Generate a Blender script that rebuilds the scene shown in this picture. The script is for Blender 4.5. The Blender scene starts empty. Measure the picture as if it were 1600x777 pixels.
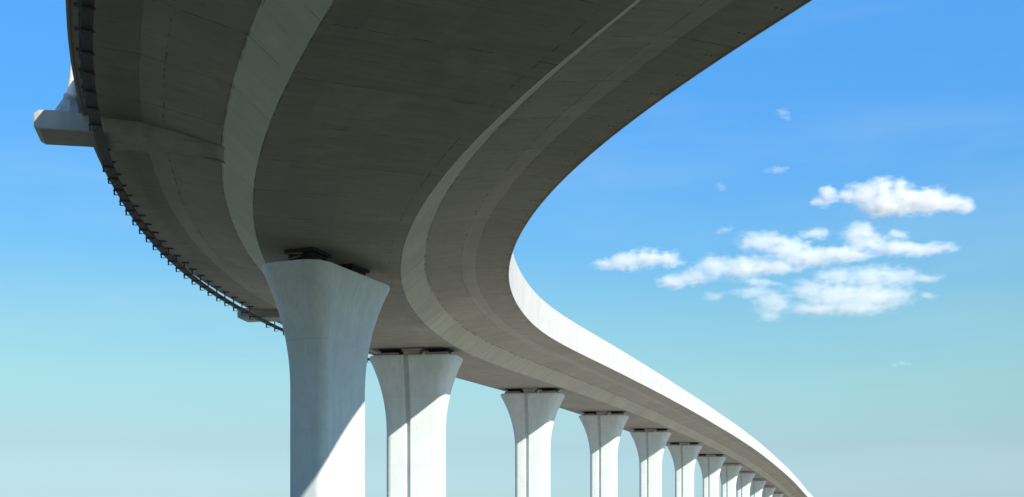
import bpy, bmesh, math, random
from mathutils import Vector, Matrix, noise
R = math.radians
random.seed(7)
scene = bpy.context.scene
COL = scene.collection

# ------------------------------------------------------------------ camera
EYE = 1.7
F_PX, HORIZON = 1824.16, 823.5
cam_d = bpy.data.cameras.new('camera')
cam = bpy.data.objects.new('camera', cam_d)
COL.objects.link(cam)
cam.location = (0, 0, EYE)
cam.rotation_euler = (R(90), 0, 0)
cam_d.sensor_width = 36
cam_d.lens = 36 * F_PX / 1600
cam_d.shift_y = (HORIZON - 388.5) / 1600
cam_d.clip_start = 0.1
cam_d.clip_end = 60000
scene.camera = cam

# ------------------------------------------------------------------ light
EXPOSURE = 0.8
SKY_K = 0.835 / 2 ** EXPOSURE
SUN_AZ, SUN_EL = 139.0, 28.5          # clockwise from the view direction (+Y)
world = bpy.data.worlds.new('World')
scene.world = world
world.use_nodes = True
wn, wl = world.node_tree.nodes, world.node_tree.links
wn.clear()
sky = wn.new('ShaderNodeTexSky')
sky.sky_type = 'NISHITA'
sky.sun_disc = False
sky.sun_elevation = R(SUN_EL)
sky.sun_rotation = R(SUN_AZ)
sky.altitude = 0
sky.air_density = 1.0
sky.dust_density = 0.3
sky.ozone_density = 3.0
hsv = wn.new('ShaderNodeHueSaturation')
hsv.inputs['Saturation'].default_value = 1.25
bg = wn.new('ShaderNodeBackground')
bg.inputs['Strength'].default_value = 0.15
wo = wn.new('ShaderNodeOutputWorld')
wl.new(sky.outputs[0], hsv.inputs['Color'])
# the clear air of the day: a paler, greener horizon and a deeper blue higher up, by elevation
geo = wn.new('ShaderNodeTexCoord')
sepz = wn.new('ShaderNodeSeparateXYZ')
rampn = wn.new('ShaderNodeValToRGB')
wl.new(geo.outputs['Generated'], sepz.inputs[0])
wl.new(sepz.outputs['Z'], rampn.inputs['Fac'])
TINT = [(0.0, (.48, .74, 1.30)), (1.7, (.595, .775, 1.09)), (3.9, (.75, .785, .845)), (7.0, (1.117, 1.103, .875)), (10.1, (1.289, 1.294, 1.029)),
        (13.1, (1.201, 1.379, 1.273)), (16.0, (1.191, 1.471, 1.485)), (18.9, (1.2, 1.569, 1.675)), (21.6, (1.318, 1.719, 1.822)), (24.2, (1.406, 1.844, 1.962)), (34.0, (1.45, 1.9, 2.0))]
cr = rampn.color_ramp
for i, (el, c) in enumerate(TINT):
    pos_ = math.sin(R(el))
    e_ = cr.elements[i] if i < 2 else cr.elements.new(pos_)
    e_.position = pos_
    e_.color = (c[0] * SKY_K, c[1] * SKY_K, c[2] * SKY_K, 1)
mul = wn.new('ShaderNodeMix'); mul.data_type = 'RGBA'; mul.blend_type = 'MULTIPLY'; mul.inputs[0].default_value = 1.0
wl.new(hsv.outputs[0], mul.inputs[6]); wl.new(rampn.outputs['Color'], mul.inputs[7])
# clearer on one side than the other, and never perfectly even
azr = wn.new('ShaderNodeMapRange'); azr.interpolation_type = 'SMOOTHSTEP'
for k_, v_ in (('From Min', -.62), ('From Max', .62), ('To Min', .87), ('To Max', 1.12)): azr.inputs[k_].default_value = v_
wl.new(sepz.outputs['X'], azr.inputs['Value'])
stretch = wn.new('ShaderNodeVectorMath'); stretch.operation = 'MULTIPLY'; stretch.inputs[1].default_value = (3.0, 3.0, 14.0)
wl.new(geo.outputs['Generated'], stretch.inputs[0])
veil = wn.new('ShaderNodeTexNoise'); veil.inputs['Scale'].default_value = 1.0; veil.inputs['Detail'].default_value = 6; veil.inputs['Roughness'].default_value = .55
wl.new(stretch.outputs[0], veil.inputs['Vector'])
vr = wn.new('ShaderNodeMapRange'); vr.interpolation_type = 'SMOOTHSTEP'
for k_, v_ in (('From Min', .40), ('From Max', .75), ('To Min', 0.0), ('To Max', .16)): vr.inputs[k_].default_value = v_
wl.new(veil.outputs['Fac'], vr.inputs['Value'])
azm = wn.new('ShaderNodeMix'); azm.data_type = 'RGBA'; azm.blend_type = 'MULTIPLY'; azm.inputs[0].default_value = 1.0
wl.new(mul.outputs[2], azm.inputs[6]); wl.new(azr.outputs[0], azm.inputs[7])
vm = wn.new('ShaderNodeMix'); vm.data_type = 'RGBA'
wl.new(vr.outputs[0], vm.inputs[0]); wl.new(azm.outputs[2], vm.inputs[6]); vm.inputs[7].default_value = (2.35, 3.05, 3.3, 1)
wl.new(vm.outputs[2], bg.inputs['Color'])
wl.new(bg.outputs[0], wo.inputs['Surface'])

sd = bpy.data.lights.new('sun', 'SUN')
sd.energy = 4.5
sd.angle = R(0.5)
sd.color = (1.0, 0.955, 0.88)
sun = bpy.data.objects.new('sun', sd)
COL.objects.link(sun)
sdir = Vector((math.sin(R(SUN_AZ)) * math.cos(R(SUN_EL)), math.cos(R(SUN_AZ)) * math.cos(R(SUN_EL)), math.sin(R(SUN_EL))))
sun.rotation_euler = sdir.to_track_quat('Z', 'Y').to_euler()
sun.location = (60, -60, 80)

vs = scene.view_settings
vs.view_transform = 'Standard'
vs.look = 'None'
vs.exposure = EXPOSURE
vs.gamma = 1
scene.render.engine = 'CYCLES'
cy = scene.cycles
cy.max_bounces = 10
cy.diffuse_bounces = 5
cy.volume_bounces = 5
cy.transparent_max_bounces = 16
cy.use_denoising = True
cy.volume_max_steps = 512

# ------------------------------------------------------------------ node helpers
class NT:
    def __init__(self, name, volume=False):
        self.m = bpy.data.materials.new(name)
        self.m.use_nodes = True
        self.n, self.l = self.m.node_tree.nodes, self.m.node_tree.links
        self.n.clear()
        self.out = self.n.new('ShaderNodeOutputMaterial')
    def link(self, a, b): self.l.new(a, b)
    def put(self, sock, v):
        if isinstance(v, bpy.types.NodeSocket): self.l.new(v, sock)
        else: sock.default_value = v
    def math(self, op, a, b=0.0, c=0.0, clamp=False):
        n = self.n.new('ShaderNodeMath'); n.operation = op; n.use_clamp = clamp
        for i, v in enumerate((a, b, c)): self.put(n.inputs[i], v)
        return n.outputs[0]
    def vmath(self, op, a, b=(0, 0, 0)):
        n = self.n.new('ShaderNodeVectorMath'); n.operation = op
        self.put(n.inputs[0], a); self.put(n.inputs[1], b)
        return n.outputs['Value'] if op in ('LENGTH', 'DISTANCE', 'DOT_PRODUCT') else n.outputs[0]
    def noise(self, vec, scale, detail=4, rough=0.55, dist=0.0):
        n = self.n.new('ShaderNodeTexNoise'); n.noise_dimensions = '3D'
        self.put(n.inputs['Vector'], vec)
        n.inputs['Scale'].default_value = scale; n.inputs['Detail'].default_value = detail
        n.inputs['Roughness'].default_value = rough; n.inputs['Distortion'].default_value = dist
        return n.outputs['Fac']
    def ramp(self, v, a, b, lo=0.0, hi=1.0, smooth=True):
        n = self.n.new('ShaderNodeMapRange'); n.clamp = True
        if smooth: n.interpolation_type = 'SMOOTHSTEP'
        self.put(n.inputs['Value'], v)
        for k, x in (('From Min', a), ('From Max', b), ('To Min', lo), ('To Max', hi)): n.inputs[k].default_value = x
        return n.outputs[0]
    def mix(self, f, a, b, mode='MIX'):
        n = self.n.new('ShaderNodeMix'); n.data_type = 'RGBA'; n.blend_type = mode
        self.put(n.inputs[0], f)
        self.put(n.inputs[6], a if isinstance(a, bpy.types.NodeSocket) else (*a, 1))
        self.put(n.inputs[7], b if isinstance(b, bpy.types.NodeSocket) else (*b, 1))
        return n.outputs[2]
    def coords(self):
        n = self.n.new('ShaderNodeTexCoord'); return n
    def pos(self):
        return self.n.new('ShaderNodeNewGeometry').outputs['Position']
    def sep(self, v):
        n = self.n.new('ShaderNodeSeparateXYZ'); self.put(n.inputs[0], v); return n.outputs
    def comb(self, x, y, z=0.0):
        n = self.n.new('ShaderNodeCombineXYZ')
        for i, v in enumerate((x, y, z)): self.put(n.inputs[i], v)
        return n.outputs[0]
    def bump(self, h, strength=0.3, dist=0.02):
        n = self.n.new('ShaderNodeBump'); n.inputs['Strength'].default_value = strength; n.inputs['Distance'].default_value = dist
        self.put(n.inputs['Height'], h); return n.outputs[0]
    def finish(self, color, rough=0.8, metal=0.0, normal=None, spec=0.3):
        p = self.n.new('ShaderNodeBsdfPrincipled')
        self.put(p.inputs['Base Color'], color if isinstance(color, bpy.types.NodeSocket) else (*color, 1))
        self.put(p.inputs['Roughness'], rough); self.put(p.inputs['Metallic'], metal)
        p.inputs['Specular IOR Level'].default_value = spec
        if normal is not None: self.put(p.inputs['Normal'], normal)
        self.link(p.outputs[0], self.out.inputs['Surface'])
        return self.m

def deck_concrete(name, dark, light, holes=False, joints=True, longs=(), bands=(), brush=0.17):
    t = NT(name)
    uv = t.coords().outputs['UV']
    s, o, _ = t.sep(uv)
    p = t.pos()
    big = t.noise(p, 0.16, 5, 0.6)
    mid = t.noise(p, 1.1, 6, 0.65)
    fine = t.noise(p, 14, 4, 0.6)
    streak = t.noise(t.comb(t.math('MULTIPLY', s, 5.0), t.math('MULTIPLY', o, 0.45), 0.0), 1.0, 5, 0.6)
    along = t.noise(t.comb(t.math('MULTIPLY', s, 0.22), t.math('MULTIPLY', o, 3.0), 4.0), 1.0, 4, 0.6)
    f = t.math('ADD', t.math('MULTIPLY', big, 0.45), t.math('MULTIPLY', mid, 0.3))
    f = t.math('ADD', f, t.math('MULTIPLY', t.ramp(streak, .3, .7), brush))
    f = t.math('ADD', f, t.math('MULTIPLY', along, 0.2))
    f = t.ramp(f, 0.22, 1.0)
    col = t.mix(f, dark, light)
    # pours: every formwork bay its own slight tone
    bay = t.math('FLOOR', t.math('DIVIDE', t.math('SUBTRACT', s, 11.86), 3.65))
    wn_ = t.n.new('ShaderNodeTexWhiteNoise'); wn_.noise_dimensions = '1D'
    t.put(wn_.inputs['W'], t.math('ADD', bay, t.math('MULTIPLY', t.math('FLOOR', t.math('DIVIDE', o, 2.1)), 7.3)))
    tone = t.ramp(wn_.outputs['Value'], 0, 1, 0.95, 1.05, False)
    for b0, b1, k in bands:      # strips cast in another pour
        m = t.math('MULTIPLY', t.ramp(o, b0 - .02, b0 + .02), t.ramp(o, b1 - .02, b1 + .02, 1.0, 0.0))
        kk = t.math('ADD', 1.0, t.math('MULTIPLY', m, k - 1.0))
        col = t.mix(1.0, col, t.comb(kk, kk, kk), 'MULTIPLY')
    col = t.mix(1.0, col, t.comb(tone, tone, tone), 'MULTIPLY')
    patch = t.math('MULTIPLY', t.ramp(t.noise(p, 0.42, 5, 0.62), .54, .68), t.ramp(mid, .35, .6))
    col = t.mix(t.math('MULTIPLY', patch, .30), col, tuple(min(1, c * k) for c, k in zip(light, (1.22, 1.15, 1.05))))
    stain = t.math('MULTIPLY', t.ramp(t.noise(t.comb(t.math('MULTIPLY', s, .9), t.math('MULTIPLY', o, .3), 21.0), 1.0, 4, .6), .58, .72), .28)
    col = t.mix(stain, col, tuple(c * .55 for c in dark))
    # pale lime runs across the slab
    lime = t.ramp(t.noise(t.comb(t.math('ADD', t.math('MULTIPLY', s, 3.4), t.math('MULTIPLY', o, .25)), t.math('MULTIPLY', o, .12), 33.0), 1.0, 2, .5), .66, .72)
    lime = t.math('MULTIPLY', lime, t.ramp(big, .44, .58))
    col = t.mix(t.math('MULTIPLY', lime, .35), col, (0.56, 0.55, 0.48))
    brk = t.noise(t.comb(s, o, 9.0), 1.6, 4, 0.7)
    lines = None
    def add(m):
        nonlocal lines
        lines = m if lines is None else t.math('MAXIMUM', lines, m)
    if joints:
        wob = t.math('MULTIPLY', t.math('SUBTRACT', t.noise(p, 0.7, 3), 0.5), 0.10)
        def comb_lines(period, w, amt, thr):
            fr = t.math('FRACT', t.math('ADD', t.math('DIVIDE', t.math('SUBTRACT', t.math('ADD', s, wob), 11.86), period), 100.5))
            d = t.math('MULTIPLY', t.math('ABSOLUTE', t.math('SUBTRACT', fr, 0.5)), period)
            m = t.ramp(d, w * 0.4, w, amt, 0.0)
            add(t.math('MULTIPLY', m, t.ramp(brk, thr, thr + 0.12)))
        comb_lines(3.65, 0.034, 0.62, 0.43)
        comb_lines(1.825, 0.026, 0.42, 0.50)
        comb_lines(0.4563, 0.018, 0.07, 0.48)
    wob2 = t.math('MULTIPLY', t.math('SUBTRACT', t.noise(p, 0.5, 3), 0.5), 0.16)
    for c, w, amt, thr in longs:
        d = t.math('ABSOLUTE', t.math('SUBTRACT', t.math('ADD', o, wob2), c))
        add(t.math('MULTIPLY', t.ramp(d, w * 0.3, w, amt, 0.0), t.ramp(brk, thr, thr + 0.1)))
    if lines is not None:
        col = t.mix(lines, col, tuple(c * 0.28 for c in dark))
    if holes:
        fr = t.math('SUBTRACT', t.math('FRACT', t.math('ADD', t.math('DIVIDE', t.math('SUBTRACT', s, 10.75), 1.75), 100.5)), 0.5)
        ds = t.math('MULTIPLY', fr, 1.75)
        for c in (8.08, 8.26):
            d = t.vmath('LENGTH', t.comb(ds, t.math('SUBTRACT', o, c)))
            col = t.mix(t.ramp(d, 0.028, 0.045, 1.0, 0.0), col, (0.012, 0.011, 0.010))
        rust = t.math('MULTIPLY', t.ramp(o, 8.2, 8.56), t.ramp(brk, 0.45, 0.62))
        col = t.mix(t.math('MULTIPLY', rust, 0.5), col, (0.20, 0.135, 0.085))
    spots = t.ramp(t.noise(p, 3.3, 2, 0.5), 0.70, 0.76)
    col = t.mix(t.math('MULTIPLY', spots, 0.22), col, tuple(c * 0.5 for c in dark))
    h = t.math('ADD', t.math('MULTIPLY', mid, 0.6), t.math('MULTIPLY', fine, 0.4))
    if lines is not None: h = t.math('SUBTRACT', h, t.math('MULTIPLY', lines, 0.6))
    return t.finish(col, 0.85, 0.0, t.bump(h, 0.35, 0.03), 0.25)

def pale_concrete(name, a, b, streak=0.35, bump=0.15, horiz=0.0, panels=0.0):
    t = NT(name)
    oc = t.coords().outputs['Object']
    x, y, z = t.sep(oc)
    vert = t.noise(t.comb(t.math('MULTIPLY', x, 2.4), t.math('MULTIPLY', y, 2.4), t.math('MULTIPLY', z, 0.16)), 1.0, 5, 0.6)
    blot = t.noise(oc, 0.5, 6, 0.62)
    cloud = t.noise(oc, 2.2, 5, 0.6)
    fine = t.noise(oc, 24, 3, 0.6)
    f = t.math('ADD', t.math('MULTIPLY', vert, streak), t.math('ADD', t.math('MULTIPLY', blot, 0.4), t.math('MULTIPLY', cloud, 0.25)))
    col = t.mix(t.ramp(f, 0.34, 0.66), a, b)
    pores = t.ramp(t.noise(oc, 11, 2, 0.5), 0.67, 0.72)
    col = t.mix(t.math('MULTIPLY', pores, 0.30), col, tuple(c * 0.45 for c in a))
    drip = t.math('MULTIPLY', t.ramp(t.noise(t.comb(t.math('MULTIPLY', x, 5.5), t.math('MULTIPLY', y, 5.5), t.math('MULTIPLY', z, 0.12)), 1.0, 3, 0.5), 0.60, 0.74), 0.22)
    col = t.mix(drip, col, tuple(c * 0.6 for c in a))
    if panels:  # open joints between parapet lengths, with dirt washed down from them
        us, _, _ = t.sep(t.coords().outputs['UV'])
        pd = t.math('MULTIPLY', t.math('ABSOLUTE', t.math('SUBTRACT', t.math('FRACT', t.math('ADD', t.math('DIVIDE', us, panels), 60.0)), .5)), panels)
        col = t.mix(t.ramp(pd, .02, .35, .10, 0.0), col, tuple(c * .6 for c in a))
        col = t.mix(t.ramp(pd, .012, .022, .5, 0.0), col, tuple(c * .25 for c in a))
    if horiz:   # tie holes of the formwork, a grid of small plugged cones, some of them dark
        gx = t.math('SUBTRACT', t.math('FRACT', t.math('ADD', t.math('DIVIDE', x, 1.1), 50.5)), 0.5)
        gy = t.math('SUBTRACT', t.math('FRACT', t.math('ADD', t.math('DIVIDE', y, 1.1), 50.5)), 0.5)
        gz = t.math('SUBTRACT', t.math('FRACT', t.math('DIVIDE', t.math('ADD', z, .6), 1.33)), 0.5)
        hx = t.vmath('LENGTH', t.comb(t.math('MULTIPLY', gx, 1.1), t.math('MULTIPLY', gz, 1.33)))
        hy = t.vmath('LENGTH', t.comb(t.math('MULTIPLY', gy, 1.1), t.math('MULTIPLY', gz, 1.33)))
        hole = t.math('MULTIPLY', t.ramp(t.math('MINIMUM', hx, hy), .016, .030, .35, 0.0), t.ramp(blot, .46, .56))
        col = t.mix(hole, col, tuple(c * 0.35 for c in a))
        # water runs, fading downwards from the cap
        runs = t.math('MULTIPLY', t.ramp(t.noise(t.comb(t.math('MULTIPLY', x, 7.0), t.math('MULTIPLY', y, 7.0), t.math('MULTIPLY', z, 0.07)), 1.0, 3, 0.6), 0.54, 0.70), t.ramp(z, 6.0, 14.0, 0.0, 0.28))
        col = t.mix(runs, col, tuple(c * 0.55 for c in a))
    if horiz:   # lift lines between pours
        fr = t.math('ABSOLUTE', t.math('SUBTRACT', t.math('FRACT', t.math('DIVIDE', z, horiz)), 0.5))
        ln = t.math('MULTIPLY', t.ramp(t.math('MULTIPLY', fr, horiz), 0.008, 0.022, 0.35, 0.0), t.ramp(cloud, 0.42, 0.55))
        col = t.mix(ln, col, tuple(c * 0.4 for c in a))
    h = t.math('ADD', t.math('MULTIPLY', cloud, 0.5), t.math('MULTIPLY', fine, 0.3))
    return t.finish(col, 0.75, 0.0, t.bump(h, bump, 0.02), 0.3)

def plain(name, c, rough=0.7, metal=0.0, var=0.25, scale=6):
    t = NT(name)
    oc = t.coords().outputs['Object']
    n = t.noise(oc, scale, 5, 0.6)
    col = t.mix(t.ramp(n, 0.35, 0.65), tuple(v * (1 - var) for v in c), tuple(min(1, v * (1 + var)) for v in c))
    return t.finish(col, rough, metal, t.bump(n, 0.1, 0.01))

M = {}
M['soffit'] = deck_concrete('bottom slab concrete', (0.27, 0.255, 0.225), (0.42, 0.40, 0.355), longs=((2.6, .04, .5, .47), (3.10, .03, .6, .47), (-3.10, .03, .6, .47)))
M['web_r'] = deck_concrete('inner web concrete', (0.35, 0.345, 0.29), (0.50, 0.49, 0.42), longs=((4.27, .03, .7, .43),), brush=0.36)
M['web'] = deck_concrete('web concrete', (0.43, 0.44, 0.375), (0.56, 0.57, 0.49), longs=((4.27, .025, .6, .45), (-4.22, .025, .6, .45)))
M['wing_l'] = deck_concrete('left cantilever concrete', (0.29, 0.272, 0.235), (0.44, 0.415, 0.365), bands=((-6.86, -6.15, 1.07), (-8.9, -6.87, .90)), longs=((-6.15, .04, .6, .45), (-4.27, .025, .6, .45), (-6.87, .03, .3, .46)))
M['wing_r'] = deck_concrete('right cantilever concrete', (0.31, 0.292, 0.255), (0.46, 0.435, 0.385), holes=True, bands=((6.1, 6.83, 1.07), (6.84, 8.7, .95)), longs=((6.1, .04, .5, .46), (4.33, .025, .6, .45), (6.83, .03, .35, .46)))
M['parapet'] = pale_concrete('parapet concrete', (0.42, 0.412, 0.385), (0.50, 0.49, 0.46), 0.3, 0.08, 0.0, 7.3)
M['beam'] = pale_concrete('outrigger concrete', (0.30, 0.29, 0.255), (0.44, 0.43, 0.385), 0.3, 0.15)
M['pier'] = pale_concrete('pier concrete', (0.515, 0.57, 0.56), (0.635, 0.68, 0.665), 0.35, 0.12, 4.0)
M['plinth'] = pale_concrete('plinth concrete', (0.34, 0.32, 0.28), (0.48, 0.46, 0.41), 0.2, 0.15)
M['rubber'] = plain('bearing rubber', (0.016, 0.016, 0.017), 0.75)
M['bsteel'] = plain('bearing plate steel', (0.03, 0.028, 0.026), 0.6, 0.4)
M['road'] = plain('asphalt', (0.05, 0.05, 0.052), 0.9, 0.0, 0.2, 20)
M['galv'] = plain('galvanised steel', (0.42, 0.43, 0.44), 0.6, 0.15, 0.2, 12)
M['dsteel'] = plain('dark hanger steel', (0.075, 0.075, 0.075), 0.6, 0.4, 0.2, 12)
M['socket'] = plain('anchor socket paint', (0.36, 0.385, 0.41), 0.5, 0.0, 0.12, 4)
M['stay'] = plain('white stay pipe', (0.78, 0.78, 0.75), 0.4, 0.0, 0.05, 3)
M['wood'] = plain('weathered timber', (0.27, 0.17, 0.085), 0.85, 0.0, 0.35, 9)
M['cable'] = plain('black cable', (0.02, 0.02, 0.022), 0.5)

def tray_mat():
    t = NT('perforated tray steel')
    s, o, _ = t.sep(t.coords().outputs['UV'])
    fr = t.math('SUBTRACT', t.math('FRACT', t.math('MULTIPLY', s, 8.0)), 0.5)
    hole = None
    for c in (-8.30, -8.25, -8.20):
        d = t.vmath('LENGTH', t.comb(t.math('MULTIPLY', fr, 0.125 * 0.55), t.math('SUBTRACT', o, c)))
        m = t.ramp(d, 0.010, 0.016, 1.0, 0.0)
        hole = m if hole is None else t.math('MAXIMUM', hole, m)
    n = t.noise(t.pos(), 5, 4)
    col = t.mix(n, (0.06, 0.058, 0.055), (0.12, 0.118, 0.115))
    col = t.mix(hole, col, (0.006, 0.006, 0.006))
    return t.finish(col, 0.6, 0.3)
M['tray'] = tray_mat()

def ground_mat():
    t = NT('dry ground')
    p = t.pos()
    n1 = t.noise(p, 0.02, 6, 0.6); n2 = t.noise(p, 0.6, 6, 0.65)
    d = t.vmath('LENGTH', t.vmath('MULTIPLY', t.vmath('SUBTRACT', p, (0.0, 20.0, 0.0)), (1.0, 1.0, 0.0)))
    d = t.math('ADD', d, t.math('MULTIPLY', t.math('SUBTRACT', n1, 0.5), 40.0))
    near_dark = t.mix(n2, (0.035, 0.042, 0.022), (0.075, 0.082, 0.045))
    far_bright = t.mix(n2, (0.30, 0.275, 0.225), (0.44, 0.41, 0.34))
    col = t.mix(t.ramp(d, 34.0, 62.0), near_dark, far_bright)  # unseen ground, dark near and pale far, shaped for bounce onto the soffit
    return t.finish(col, 0.95, 0.0, t.bump(n2, 0.5, 0.1), 0.1)
M['ground'] = ground_mat()

# ------------------------------------------------------------------ object helpers
def link(name, mesh, mat, parent=None):
    ob = bpy.data.objects.new(name, mesh)
    COL.objects.link(ob)
    if mat is not None and not mesh.materials: mesh.materials.append(mat)
    if parent is not None: ob.parent = parent
    return ob
def thing(name, label, cat, loc=(0, 0, 0), rz=0.0, group=None):
    ob = bpy.data.objects.new(name, None)
    ob.empty_display_size = 0.5
    COL.objects.link(ob)
    ob.location = loc; ob.rotation_euler = (0, 0, rz)
    ob['label'] = label; ob['category'] = cat
    if group: ob['group'] = group
    return ob
def mesh_from_bm(bm, name, smooth_angle=None):
    bmesh.ops.recalc_face_normals(bm, faces=bm.faces[:])
    me = bpy.data.meshes.new(name)
    bm.to_mesh(me); bm.free()
    if smooth_angle is not None:
        me.polygons.foreach_set('use_smooth', [True] * len(me.polygons))
        me.set_sharp_from_angle(angle=smooth_angle)
    return me
def box(bm, c, size, M4=None, bevel=0.0):
    r = bmesh.ops.create_cube(bm, size=1.0)
    vs_ = r['verts']
    for v in vs_:
        v.co = Vector((v.co.x * size[0] + c[0], v.co.y * size[1] + c[1], v.co.z * size[2] + c[2]))
    if bevel:
        es = {e for v in vs_ for e in v.link_edges}
        rb = bmesh.ops.bevel(bm, geom=list(es), offset=bevel, segments=2, affect='EDGES')
        vs_ = list({v for f in rb['faces'] for v in f.verts} | {v for v in vs_ if v.is_valid})
    if M4 is not None:
        for v in vs_: v.co = M4 @ v.co
    return vs_
def hexa(bm, pts):
    """8 corner points: bottom ring 0-3, top ring 4-7."""
    v = [bm.verts.new(p) for p in pts]
    for f in ((0, 1, 2, 3), (7, 6, 5, 4), (0, 4, 5, 1), (1, 5, 6, 2), (2, 6, 7, 3), (3, 7, 4, 0)):
        bm.faces.new([v[i] for i in f])
    return v

# ------------------------------------------------------------------ the alignment of the deck: (s, x, y, z above eye, heading, cross fall)
TAB = [(0.0, 1.603, 21.664, 12.003, -0.41323, -0.01503), (5.0, -0.43, 26.232, 12.04, -0.4146, -0.01428), (10.0, -2.373, 30.839, 12.08, -0.38095, -0.01352), (15.0, -4.121, 35.523, 12.119, -0.33096, -0.01277), (20.0, -5.61, 40.295, 12.159, -0.27373, -0.01201), (25.0, -6.822, 45.146, 12.199, -0.21592, -0.01126), (30.0, -7.75, 50.058, 12.224, -0.15742, -0.01098), (35.0, -8.386, 55.017, 12.242, -0.0972, -0.01098), (40.0, -8.717, 60.005, 12.259, -0.03505, -0.01099), (45.0, -8.733, 65.004, 12.276, 0.02894, -0.01099), (50.0, -8.435, 69.994, 12.293, 0.08899, -0.011), (55.0, -7.856, 74.96, 12.311, 0.14189, -0.01101), (60.0, -7.033, 79.891, 12.338, 0.18762, -0.01101), (65.0, -6.003, 84.784, 12.433, 0.22603, -0.01125), (70.0, -4.808, 89.639, 12.581, 0.25542, -0.01176), (75.0, -3.493, 94.463, 12.741, 0.27531, -0.01228), (80.0, -2.105, 99.266, 12.904, 0.28571, -0.01279), (85.0, -0.689, 104.062, 13.068, 0.28665, -0.0133), (90.0, 0.718, 108.86, 13.232, 0.28389, -0.01382), (95.0, 2.112, 113.661, 13.396, 0.28167, -0.01433), (100.0, 3.498, 118.465, 13.559, 0.27996, -0.01484), (105.0, 4.877, 123.271, 13.723, 0.27879, -0.01535), (110.0, 6.251, 128.079, 13.886, 0.27817, -0.01587), (122.0, 9.553, 139.616, 14.253, 0.28031, -0.0171), (134.0, 12.911, 151.136, 14.547, 0.28788, -0.01833), (146.0, 16.368, 162.627, 14.766, 0.29572, -0.01903), (158.0, 19.906, 174.094, 14.906, 0.30077, -0.01971), (170.0, 23.459, 185.556, 14.985, 0.30102, -0.0204), (182.0, 27.033, 197.011, 15.058, 0.30394, -0.02109), (194.0, 30.637, 208.457, 15.105, 0.30543, -0.02177), (206.0, 34.226, 219.907, 15.106, 0.30137, -0.02246), (218.0, 37.781, 231.367, 15.105, 0.30059, -0.02315), (230.0, 41.326, 242.831, 15.096, 0.2991, -0.02371), (242.0, 44.854, 254.3, 15.052, 0.29789, -0.02416), (254.0, 48.373, 265.772, 14.973, 0.2975, -0.0246), (266.0, 51.893, 277.244, 14.858, 0.29818, -0.02505), (278.0, 55.427, 288.711, 14.709, 0.29979, -0.0255), (290.0, 58.982, 300.172, 14.524, 0.30188, -0.02595), (302.0, 62.562, 311.625, 14.303, 0.30394, -0.02639), (314.0, 66.163, 323.072, 14.045, 0.30548, -0.02684), (326.0, 69.777, 334.515, 13.752, 0.3062, -0.02729), (338.0, 73.394, 345.956, 13.421, 0.30608, -0.0277), (350.0, 77.006, 357.4, 13.055, 0.30533, -0.02797), (362.0, 80.608, 368.846, 12.654, 0.30436, -0.02825), (374.0, 84.199, 380.296, 12.22, 0.30366, -0.02852), (386.0, 87.787, 391.746, 11.757, 0.30367, -0.02879), (398.0, 91.379, 403.195, 11.268, 0.30468, -0.02906), (410.0, 94.99, 414.638, 10.756, 0.30684, -0.02933), (422.0, 98.632, 426.07, 10.226, 0.31011, -0.0296), (434.0, 102.317, 437.489, 9.681, 0.3143, -0.02987)]
S0, S1 = -70.0, 520.0
def _ext(tab):
    t = list(tab)
    s, x, y, z, th, e = t[0]
    pre = []
    while s > S0 - 6:
        s -= 5; x -= 5 * math.sin(th); y -= 5 * math.cos(th); th += 0.004
        pre.append((s, x, y, z, th, e))
    t = pre[::-1] + t
    s, x, y, z, th, e = t[-1]
    while s < S1 + 20:
        s += 12; x += 12 * math.sin(th); y += 12 * math.cos(th); z -= 0.5 if z > 5 else 0.05
        t.append((s, x, y, z, th, e))
    return t
TAB = _ext(TAB)
def sample(s):
    lo, hi = 0, len(TAB) - 1
    while hi - lo > 1:
        m = (lo + hi) // 2
        if TAB[m][0] <= s: lo = m
        else: hi = m
    i = max(1, min(len(TAB) - 3, lo))
    p0, p1, p2, p3 = TAB[i - 1], TAB[i], TAB[i + 1], TAB[i + 2]
    h = p2[0] - p1[0]; u = (s - p1[0]) / h
    out = []
    for k in range(1, 6):
        m1 = (p2[k] - p0[k]) / (p2[0] - p0[0]) * h
        m2 = (p3[k] - p1[k]) / (p3[0] - p1[0]) * h
        a, b = p1[k], p2[k]
        out.append((2*u**3 - 3*u**2 + 1)*a + (u**3 - 2*u**2 + u)*m1 + (-2*u**3 + 3*u**2)*b + (u**3 - u**2)*m2)
    return out
def P(s, o, h):
    x, y, z, th, e = sample(s)
    return Vector((x + math.cos(th) * o, y - math.sin(th) * o, z + EYE + h + e * o))
def heading(s): return sample(s)[3]
STN = []
q = S0
while q < S1:
    STN.append(q); q += 0.8 if -5 < q < 110 else 2.0
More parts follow.
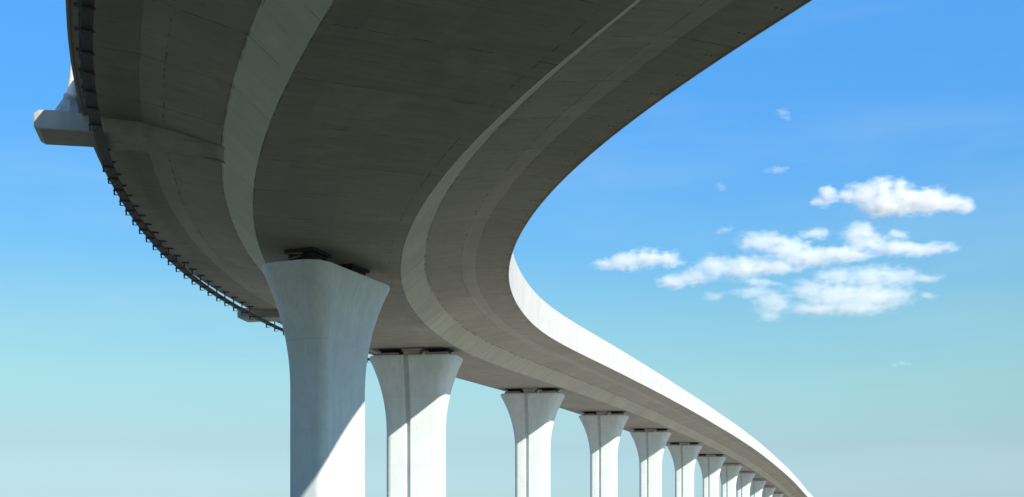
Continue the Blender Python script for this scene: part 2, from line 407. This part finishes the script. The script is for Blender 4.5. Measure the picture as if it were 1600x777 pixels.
def sweep(name, ring, mat, parent, stations=STN, cap=True):
    """closed ring of (offset, height); every side its own strip so that it stays crisp across and smooth along; UV = metres along, metres across"""
    bm = bmesh.new(); uvl = bm.loops.layers.uv.new('UVMap')
    n = len(ring)
    for i in range(n):
        a, b = ring[i], ring[(i + 1) % n]
        prev = None
        for s in stations:
            cur = (bm.verts.new(P(s, *a)), bm.verts.new(P(s, *b)), s)
            if prev:
                f = bm.faces.new((prev[0], cur[0], cur[1], prev[1]))
                f.smooth = True
                va = a[0] if abs(a[0] - b[0]) > 0.15 else a[0] + a[1] * 0.0
                vb = b[0]
                for lp, uv in zip(f.loops, ((prev[2], va), (cur[2], va), (cur[2], vb), (prev[2], vb))): lp[uvl].uv = uv
            prev = cur
    if cap:
        for s in (stations[0], stations[-1]):
            bm.faces.new([bm.verts.new(P(s, *r)) for r in ring])
    # orientation: outward from the ring centre
    cx = sum(r[0] for r in ring) / n; ch = sum(r[1] for r in ring) / n
    me = bpy.data.meshes.new(name)
    bm.normal_update()
    area = sum(ring[i][0] * ring[(i + 1) % n][1] - ring[(i + 1) % n][0] * ring[i][1] for i in range(n))
    if area < 0: bmesh.ops.reverse_faces(bm, faces=bm.faces[:])
    bm.to_mesh(me); bm.free()
    return link(name, me, mat, parent)

# ------------------------------------------------------------------ ground
def ground():
    bm = bmesh.new()
    n, half = 60, 9000.0
    g = [math.copysign(abs(i / (n / 2) - 1) ** 2.2, i / (n / 2) - 1) * half for i in range(n + 1)]
    vv = [[bm.verts.new((x, y, 0.25 * noise.noise(Vector((x * .02, y * .02, 0))) if abs(x) + abs(y) < 3000 else 0)) for x in g] for y in g]
    for j in range(n):
        for i in range(n): bm.faces.new((vv[j][i], vv[j][i+1], vv[j+1][i+1], vv[j+1][i]))
    ob = link('ground', mesh_from_bm(bm, 'ground', R(60)), M['ground'])
    ob['kind'] = 'structure'
    ob['label'] = 'dry open ground under the bridge'
    return ob
ground()

# ------------------------------------------------------------------ the viaduct deck
deck = thing('viaduct_deck', 'grey concrete box girder road bridge deck sweeping overhead in an S curve', 'bridge', P(35, 0, 0))
deck_inv = Matrix.Translation(-deck.location)
bpy.context.view_layer.update()
parts = []
def dpart(name, ring, mat, label=None):
    ob = sweep(name, ring, M[mat], None)
    ob.parent = deck; ob.matrix_parent_inverse = deck_inv
    if label: ob['label'] = label
    return ob
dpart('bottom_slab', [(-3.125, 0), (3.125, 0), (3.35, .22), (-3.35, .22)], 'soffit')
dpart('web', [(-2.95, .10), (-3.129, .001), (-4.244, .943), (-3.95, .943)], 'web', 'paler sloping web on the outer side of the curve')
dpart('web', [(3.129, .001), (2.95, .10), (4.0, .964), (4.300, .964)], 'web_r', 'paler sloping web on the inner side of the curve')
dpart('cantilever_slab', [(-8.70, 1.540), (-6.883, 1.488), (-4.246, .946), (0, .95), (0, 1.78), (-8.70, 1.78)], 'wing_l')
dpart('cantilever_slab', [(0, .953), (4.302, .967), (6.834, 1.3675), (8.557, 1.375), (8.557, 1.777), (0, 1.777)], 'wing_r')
dpart('parapet', [(8.560, 1.355), (8.600, 1.355), (8.700, 3.52), (8.46, 3.52), (8.44, 1.786), (8.560, 1.786)], 'parapet', 'tall white sunlit parapet')
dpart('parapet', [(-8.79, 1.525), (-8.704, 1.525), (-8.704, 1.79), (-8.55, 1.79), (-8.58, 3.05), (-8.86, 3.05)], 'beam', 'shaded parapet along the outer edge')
dpart('road_surface', [(-8.5, 1.784), (8.4, 1.784), (8.4, 1.83), (-8.5, 1.83)], 'road')

def soffit_l(o):
    o = -o
    pts = ((3.125, 0), (4.242, .943), (6.883, 1.488), (8.784, 1.536))
    for (a, ha), (b, hb) in zip(pts, pts[1:]):
        if o <= b: return ha + (hb - ha) * (o - a) / (b - a)
    return 1.536
def outrigger(s0, s1, tipo=-10.32):
    """transverse rib under the left wing that runs on as a bracket carrying a stay anchorage"""
    bm = bmesh.new()
    hb = 1.0
    offs = [-4.05, -5.2, -6.5, -7.7, -8.70, (-8.7 + tipo) / 2, tipo + .17]
    rows = []
    for o in offs:
        top = soffit_l(o) + 0.06 if o > -8.75 else 1.63
        bot = hb - 0.07 if o > -5 else hb - 0.05 * max(0, (-o - 8.5) / 1.6)
        ins = 0.0
        if o == tipo + .17: top = 1.58
        rows.append([bm.verts.new(P(s, o, h)) for s, h in ((s0, bot), (s1, bot), (s1, top), (s0, top))])
    # chamfered end
    tip = [bm.verts.new(P(s, tipo, h)) for s, h in ((s0 + .05, hb + .02), (s1 - .05, hb + .02), (s1 - .05, 1.48), (s0 + .05, 1.48))]
    rows.append(tip)
    for a, b in zip(rows, rows[1:]):
        for k in range(4): bm.faces.new((a[k], b[k], b[(k+1) % 4], a[(k+1) % 4]))
    bm.faces.new(rows[0]); bm.faces.new(rows[-1])
    bmesh.ops.recalc_face_normals(bm, faces=bm.faces[:])
    es = [e for e in bm.edges if len(e.link_faces) == 2 and e.calc_face_angle() > R(50)]
    bmesh.ops.bevel(bm, geom=es, offset=0.025, segments=2, affect='EDGES')
    ob = link('outrigger_beam', mesh_from_bm(bm, 'outrigger_beam'), M['beam'])
    ob.parent = deck; ob.matrix_parent_inverse = deck_inv
    return ob
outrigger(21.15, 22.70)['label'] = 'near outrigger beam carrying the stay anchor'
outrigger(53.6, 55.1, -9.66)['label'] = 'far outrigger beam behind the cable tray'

# ------------------------------------------------------------------ piers
def ring_xy(hw, ht, rad, notch):
    """rounded rectangle, half width hw (local X), half depth ht (local Y), with a recessed channel in the -Y face"""
    pts = []
    K = 7
    def arc(cx, cy, a0):
        for k in range(K + 1):
            a = R(a0 + 90 * k / K); pts.append((cx + rad * math.cos(a), cy + rad * math.sin(a)))
    arc(-hw + rad, -ht + rad, 180)
    g0, g1, gd = notch
    pts += [(g0, -ht), (g0 + .03, -ht + gd), (g1 - .03, -ht + gd), (g1, -ht)]
    arc(hw - rad, -ht + rad, 270)
    arc(hw - rad, ht - rad, 0)
    arc(-hw + rad, ht - rad, 90)
    return pts
def make_pier(center, axis_angle, ztop, label, tilt, nkey, shaft=1.62, fl=1.58, ft=.55):
    """axis_angle: rotation of the long side from +X"""
    root = thing('viaduct_pier', label, 'pier', (center[0], center[1], 0), axis_angle, 'flared piers under the bridge')
    bm = bmesh.new()
    rows = []
    HF = 5.4
    zs = [-0.6, 0.0]
    z = 1.0
    while z < ztop - HF: zs.append(z); z += 1.2
    zs += [ztop - HF + HF * k / 26 for k in range(0, 26)]
    zs += [ztop - 0.12, ztop - 0.02, ztop]
    for z in zs:
        t = max(0.0, 1 - max(0.0, (ztop - 0.16 - z)) / (HF - 0.16)) if z > ztop - HF else 0.0
        t = min(1.0, t)
        g = t ** 2.15
        hw = shaft + fl * g; ht = 1.0 + ft * g; rad = 0.50 + 0.55 * g
        if z >= ztop - 0.001: hw -= .05; ht -= .05; rad -= .05
        elif z > ztop - 0.05: hw -= .012; ht -= .012
        tz = tilt * 1.0
        rows.append([bm.verts.new((x, y, z + tz * x * max(0, (z - ztop + HF) / HF))) for x, y in ring_xy(hw, ht, rad, (-0.50, -0.13, 0.24))])
    n = len(rows[0])
    for a, b in zip(rows, rows[1:]):
        for k in range(n): bm.faces.new((a[k], a[(k+1) % n], b[(k+1) % n], b[k]))
    bm.faces.new(rows[-1])
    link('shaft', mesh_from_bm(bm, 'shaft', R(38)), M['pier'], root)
    for sx in (-1, 1):
        x = 1.72 * sx
        zt = ztop + tilt * x
        bm = bmesh.new()
        hexa(bm, [(x - .82, -1.18, zt - .02), (x + .82, -1.18, zt - .02), (x + .82, 1.1, zt - .02), (x - .82, 1.1, zt - .02),
                  (x - .74, -1.12, zt + .21), (x + .74, -1.12, zt + .21), (x + .74, 1.04, zt + .21), (x - .74, 1.04, zt + .21)])
        link('bearing_plinth', mesh_from_bm(bm, 'bearing_plinth'), M['plinth'], root)
    bm = bmesh.new()
    hexa(bm, [(-.55, -1.30, ztop - .02), (.55, -1.30, ztop - .02), (.55, -.45, ztop - .02), (-.55, -.45, ztop - .02),
              (-.55, -1.30, ztop + .2), (.55, -1.30, ztop + .2), (.55, -.45, ztop + .2), (-.55, -.45, ztop + .2)])
    hexa(bm, [(-.55, -1.30, ztop + .2), (.55, -1.30, ztop + .2), (.55, -.45, ztop + .2), (-.55, -.45, ztop + .2),
              (-.74, -1.30, ztop + .46), (.74, -1.30, ztop + .46), (.74, -.45, ztop + .46), (-.74, -.45, ztop + .46)])
    bmesh.ops.remove_doubles(bm, verts=bm.verts[:], dist=1e-4)
    if nkey: link('shear_key', mesh_from_bm(bm, 'shear_key'), M['plinth'], root)
    else: bm.free()
    return root
def make_bearing(root_pier_center, axis_angle, ztop, sx, tilt, label, gap):
    ca, sa = math.cos(axis_angle), math.sin(axis_angle)
    x = 1.72 * sx
    zt = ztop + tilt * x + .213
    loc = (root_pier_center[0] + ca * x, root_pier_center[1] + sa * x, zt)
    t = thing('bridge_bearing', label, 'bearing', loc, axis_angle, 'bearings between the piers and the deck')
    H = gap - .213 - .006
    def cyl(name, r, z0, z1, mat):
        bm = bmesh.new()
        bmesh.ops.create_cone(bm, cap_ends=True, segments=28, radius1=r, radius2=r, depth=z1 - z0, matrix=Matrix.Translation((0, 0, (z0 + z1) / 2)))
        link(name, mesh_from_bm(bm, name, R(40)), M[mat], t)
    def blk(name, hx, hy, z0, z1, mat):
        bm = bmesh.new(); box(bm, (0, 0, (z0 + z1) / 2), (2 * hx, 2 * hy, z1 - z0), bevel=.008)
        link(name, mesh_from_bm(bm, name), M[mat], t)
    blk('base_plate', .72, .66, 0.002, .035, 'bsteel')
    blk('rubber_pad', .66, .60, .035, H * .72, 'rubber')  # pad widened so its black also stands in for shade in the gap
    blk('top_plate', .80, .74, H * .72, H, 'bsteel')
    return t

PS = [35.13, 61.76, 94.65, 129.01, 162.18, 195.07, 230.27, 262.15, 293.92, 325.82, 357.09, 387.91]
ORD = ['nearest', 'second nearest', 'third nearest', 'fourth nearest', 'fifth nearest', 'sixth nearest', 'seventh nearest', 'eighth nearest', 'ninth nearest', 'tenth nearest', 'second farthest', 'farthest']
PLAB = ['big nearest flared white pier turned end-on, mostly in blue shade',
        'grooved white pier just right of the nearest pier, top touching the curve',
        'third nearest grooved pier, first one standing clear with sky on both sides',
        'fourth nearest grooved white pier, beneath the middle of the sunlit parapet',
        'fifth nearest grooved white pier, sky gap on either side',
        'sixth nearest grooved white pier, slim, thin sky gap before the crowded row',
        'seventh nearest pier, first of the tightly overlapping far row',
        'eighth nearest pier, left edge hidden behind the seventh',
        'ninth nearest pier, half hidden in the overlapping far row',
        'tenth nearest pier, only its right half and cap showing',
        'second farthest visible pier, small flared cap near the bottom edge',
        'farthest visible pier, just a sliver of cap at the bottom edge']
GAP = 0.536
for i, s in enumerate(PS):
    gap = 0.76 if i == 0 else GAP
    c = P(s, 0, -gap)
    x, y, z, th, e = sample(s)
    ang = -th
    tilt = e
    key = True
    if i == 0:      # the nearest pier stands askew under the bend
        c.x, c.y = -8.43, 53.60
        ang = math.atan2(-.925, -.38); tilt = 0.0
    make_pier((c.x, c.y), ang, c.z, PLAB[i], tilt, i > 0, *((1.98, 1.56, .70) if i == 0 else (1.98, 1.22, .55) if i == 1 else (1.62, 1.46, .5)))
    if i < 7:
        for sx, w in ((-1, 'left'), (1, 'right')):
            if i == 0: w = 'left' if sx > 0 else 'right'
            lab = '%s black block bearing on top of the %s pier' % (w, ORD[i])
            make_bearing((c.x, c.y), ang, c.z, sx, tilt, lab, gap)

# timber left beside the bearing of the nearest pier
def timber():
    c = P(PS[0], 0, -GAP)
    t = thing('timber_offcut', 'small weathered timber boards wedged beside the left bearing of the nearest pier', 'timber', (-9.35, 51.25, P(PS[0], 0, -.76).z + .02))
    for k, (dx, dy, rz, ry) in enumerate(((-.55, -.30, .5, -.35), (-.45, -.38, .35, -.1))):
        bm = bmesh.new()
        box(bm, (0, 0, 0), (.62, .12, .05), Matrix.Translation((dx + .35, dy + .2, .30 + .16 * k)) @ Matrix.Rotation(rz, 4, 'Z') @ Matrix.Rotation(ry, 4, 'Y'), .006)
        link('board', mesh_from_bm(bm, 'board'), M['wood'], t)
timber()

# ------------------------------------------------------------------ cable tray hung under the outer edge
tray = thing('cable_tray', 'dark perforated cable tray hung on brackets under the curved outer deck edge', 'cable tray', P(35, -8.25, .95))
tinv = Matrix.Translation(-tray.location)
def tpart(ob): ob.parent = tray; ob.matrix_parent_inverse = tinv; return ob
TS = [k * 0.8 for k in range(-20, 98)]
O1, O2, HB = -8.42, -8.11, 0.885
tpart(sweep('channel', [(O1, HB), (O2, HB), (O2, HB + .11), (O2 - .012, HB + .11), (O2 - .012, HB + .012), (O1 + .012, HB + .012), (O1 + .012, HB + .11), (O1, HB + .11)], M['tray'], None, TS))
for oc, w in ((-8.32, .03), (-8.2, .022)):
    tpart(sweep('cable', [(oc - w, HB + .014), (oc + w, HB + .014), (oc + w * .7, HB + .014 + 1.7 * w), (oc - w * .7, HB + .014 + 1.7 * w)], M['cable'], None, TS))
def hanger(s):
    bm = bmesh.new()
    hs = soffit_l(-8.42)
    def pr(s0, s1, o0, o1, h0, h1):
        hexa(bm, [P(s0, o0, h0), P(s1, o0, h0), P(s1, o1, h0), P(s0, o1, h0), P(s0, o0, h1), P(s1, o0, h1), P(s1, o1, h1), P(s0, o1, h1)])
    pr(s - .05, s + .05, -8.60, -8.22, hs - .05, hs + .004)        # plate on the soffit
    pr(s - .03, s + .03, -8.48, -8.425, HB - .20, hs - .04)      # post
    pr(s - .03, s + .03, -8.50, -8.07, HB - .045, HB - .004)        # arm under the tray
    pr(s - .02, s + .02, -8.475, -8.26, HB - .20, HB - .175)        # foot of the stay triangle
    hexa(bm, [P(s - .015, -8.29, HB - .19), P(s + .015, -8.29, HB - .19), P(s + .015, -8.26, HB - .19), P(s - .015, -8.26, HB - .19),
              P(s - .015, -8.14, HB - .03), P(s + .015, -8.14, HB - .03), P(s + .015, -8.11, HB - .03), P(s - .015, -8.11, HB - .03)])
    # tapered fin outside the post
    hb = tpart(link('hanger', mesh_from_bm(bm, 'hanger'), M['dsteel']))
    bm = bmesh.new()
    a = [P(s - .012, -8.477, HB - .003), P(s + .012, -8.477, HB - .003), P(s + .012, -8.57, HB - .003), P(s - .012, -8.57, HB - .003)]
    b = [P(s - .012, -8.477, hs - .10), P(s + .012, -8.477, hs - .10), P(s + .012, -8.484, hs - .10), P(s - .012, -8.484, hs - .10)]
    hexa(bm, a + b)
    g = link('gusset', mesh_from_bm(bm, 'gusset'), M['galv'])  # paler than the hanger: sky light on the fin put into its colour
    g.parent = hb; g.matrix_parent_inverse = tinv
    return hb
s = 35.7 - 1.42 * 27
rh = random.Random(3)
while s < 77.5:
    if not (20.9 < s < 22.95 or 53.4 < s < 55.3): hanger(s + rh.uniform(-.06, .06))
    s += 1.42

# ------------------------------------------------------------------ stay cable with its anchor socket
def stay():
    base = P(21.92, -9.30, 1.62)
    d = Vector((.27, -.35, 1.0)).normalized()
    t = thing('stay_cable', 'white stay cable rising from a faceted steel socket on the outrigger block', 'cable', base)
    Q = Vector((0, 0, 1)).rotation_difference(d).to_matrix().to_4x4()
    def loft(name, prof, seg, mat, ang, rot=0.0, m4=Q):
        bm = bmesh.new(); rows = []
        for r, z in prof:
            rows.append([bm.verts.new(m4 @ Vector((r * math.cos(2*math.pi*k/seg + rot), r * math.sin(2*math.pi*k/seg + rot), z))) for k in range(seg)])
        for a, b in zip(rows, rows[1:]):
            for k in range(seg): bm.faces.new((a[k], a[(k+1) % seg], b[(k+1) % seg], b[k]))
        bm.faces.new(rows[0][::-1]); bm.faces.new(rows[-1])
        return link(name, mesh_from_bm(bm, name, ang), M[mat], t)
    so = loft('anchor_socket', [(.46, -.04), (.46, .26), (.43, .30), (.26, .66), (.25, .74)], 8, 'socket', R(20), .3, Matrix.Identity(4) @ Q)
    loft('collar', [(.265, .70), (.265, .80), (.23, .83)], 20, 'galv', R(30))
    loft('pipe', [(.175, .78), (.172, 6), (.17, 25), (.17, 62)], 24, 'stay', R(40))
    for k in range(3):
        bm = bmesh.new()
        a = -1.9 + k * .9
        box(bm, (0, 0, 0), (.16, .03, .07), Q @ Matrix.Rotation(a, 4, 'Z') @ Matrix.Translation((0, -.44, .12)))
        sl = link('slot_cover', mesh_from_bm(bm, 'slot_cover'), M['bsteel'], so)
stay()

# ------------------------------------------------------------------ clouds (real volumes a few kilometres away)
def cloud(label, dist, blobs, rho, seed, soft=1.0, amp=1.7):
    """blobs: (u, v, ru, rv) as seen in the photograph, turned into lobes of real size at this distance"""
    k = dist / F_PX
    cs = []
    for u, v, ru, rv in blobs:
        ru *= 1.08; rv *= 1.10
        cs.append((Vector(((u - 800) * k, dist, EYE + (HORIZON - v) * k)), Vector((ru * k, max(0.55 * ru, rv) * k * .9, rv * k))))
    org = sum((c for c, r in cs), Vector()) / len(cs)
    rnd = random.Random(seed)
    cs = [(c - org + Vector((0, rnd.uniform(-.12, .12) * r.y, 0)), r) for c, r in cs]
    bm = bmesh.new()
    for c, r in cs:
        x = bmesh.ops.create_icosphere(bm, subdivisions=3, radius=1.0)
        for v in x['verts']: v.co = Vector((v.co.x * r.x * 1.25 + c.x, v.co.y * r.y * 1.22 + c.y, v.co.z * r.z * 1.30 + c.z))
    me = bpy.data.meshes.new('cloud'); bm.to_mesh(me); bm.free()
    ob = link('cloud', me, None)
    md = ob.modifiers.new('remesh', 'REMESH'); md.mode = 'VOXEL'; md.voxel_size = min(min(r) for c, r in cs) * .30
    bpy.context.view_layer.update()
    dg = bpy.context.evaluated_depsgraph_get()
    me2 = bpy.data.meshes.new_from_object(ob.evaluated_get(dg), depsgraph=dg)
    ob.modifiers.clear(); ob.data = me2; me2.name = 'cloud'
    t = NT('cloud vapour')
    oc = t.coords().outputs['Object']
    rz = sum(r.z for c, r in cs) / len(cs)
    warp = t.n.new('ShaderNodeTexNoise'); t.put(warp.inputs['Vector'], t.vmath('MULTIPLY', oc, (.6, .6, 1.0)))
    warp.inputs['Scale'].default_value = 0.6 / rz; warp.inputs['Detail'].default_value = 3
    off = t.vmath('MULTIPLY', t.vmath('SUBTRACT', warp.outputs['Color'], (.5, .5, .5)), (rz * 1.5, rz * 1.5, rz * 1.1))
    pw = t.vmath('ADD', oc, off)
    field = None
    for c, r in cs:
        ln = t.vmath('LENGTH', t.vmath('MULTIPLY', t.vmath('SUBTRACT', pw, tuple(c)), (1 / r.x, 1 / r.y, 1 / r.z)))
        f = t.math('SUBTRACT', 1.0, ln)
        field = f if field is None else t.math('SMOOTH_MAX', field, f, 0.55)
    fb = t.noise(t.vmath('MULTIPLY', oc, (.55, .55, 1.0)), 1.9 / rz, 8, 0.64)
    d = t.math('ADD', field, t.math('MULTIPLY', t.math('SUBTRACT', fb, 0.5), amp))
    d = t.math('MULTIPLY', t.ramp(d, -0.08, -0.08 + 0.95 * soft), rho)
    pv = t.n.new('ShaderNodeVolumePrincipled')
    pv.inputs['Color'].default_value = (0.945, 0.935, 0.92, 1)
    pv.inputs['Anisotropy'].default_value = 0.0
    t.put(pv.inputs['Density'], d)
    t.link(pv.outputs[0], t.out.inputs['Volume'])
    me2.materials.clear(); me2.materials.append(t.m)
    t.m.volume_intersection_method = 'FAST' if hasattr(t.m, 'volume_intersection_method') else None
    try: t.m.cycles.volume_step_rate = 0.25
    except Exception: pass
    ob.location = org
    ob['label'] = label; ob['category'] = 'cloud'; ob['group'] = 'white clouds in the blue sky'
    return ob
def zb(ox, oy, sc, L): return [(ox + x / sc, oy + y / sc, a / sc, b / sc) for x, y, a, b in L]
D = 3000.0
cloud('plump white cloud highest on the right, with a knobbed left end', D + 1000, zb(1250, 260, 5.517, [
    (235, 245, 80, 85), (160, 320, 70, 40), (400, 240, 120, 65), (560, 240, 160, 95), (700, 220, 130, 125), (870, 200, 90, 95), (760, 330, 230, 100),
    (980, 290, 200, 125), (1150, 300, 150, 120), (1300, 320, 130, 85), (1420, 340, 90, 70)]), .046, 1)
cloud('small separate white cloud lying left of the larger ones', D + 200, zb(880, 130, 1.807, [
    (120, 510, 42, 16), (180, 503, 60, 25), (240, 493, 60, 27), (300, 497, 42, 25)]), .046, 2)
cloud('long streaky white cloud slanting up to the right with a tower on top', D + 100, zb(1010, 330, 3.019, [
    (130, 335, 90, 32), (220, 310, 90, 45), (330, 265, 100, 58), (460, 265, 120, 55), (600, 260, 140, 48), (540, 145, 110, 55), (660, 175, 120, 55),
    (780, 215, 140, 50), (920, 205, 150, 38), (1000, 110, 85, 60), (1060, 150, 110, 42), (1200, 180, 150, 36), (1330, 175, 110, 28), (1420, 170, 60, 20), (800, 105, 80, 32), (1190, 110, 70, 22)]), .036, 3)
cloud('broad ragged white cloud, lowest of the group', D - 100, zb(1010, 330, 3.019, [
    (540, 340, 100, 24), (500, 385, 110, 26), (600, 430, 110, 55), (590, 490, 70, 34), (760, 370, 110, 48), (900, 310, 130, 52), (1060, 310, 150, 60), (1190, 310, 130, 48),
    (1320, 315, 100, 24), (900, 400, 180, 70), (1080, 400, 170, 65), (800, 460, 160, 40), (1000, 455, 170, 40), (1190, 395, 80, 45), (1320, 398, 50, 16), (320, 400, 60, 22)]), .026, 4, 1.2)
cloud('tiny faint wisp high in the sky, topmost of the clouds', D, [(1224, 176, 13, 7), (1230, 184, 9, 5), (1216, 173, 6, 3)], .026, 5, 1.3)
cloud('tiny faint wisp of two puffs left of the plump cloud', D, [(1216, 265, 16, 7), (1198, 267, 8, 4), (1228, 262, 7, 4)], .026, 6, 1.3)
cloud('tiny faint puff, leftmost of the small wisps', D, [(1125, 291, 9, 6), (1130, 295, 6, 4)], .024, 7, 1.3)
cloud('tiny slanting wisp above the long streaky cloud', D, [(1124, 363, 8, 4), (1133, 359, 12, 5), (1142, 356, 7, 4)], .03, 8, 1.3)
cloud('tiny faint streak lowest of all, below the broad ragged cloud', D, [(1398, 570, 8, 4), (1409, 568, 11, 4), (1420, 569, 6, 3)], .02, 9, 1.3)
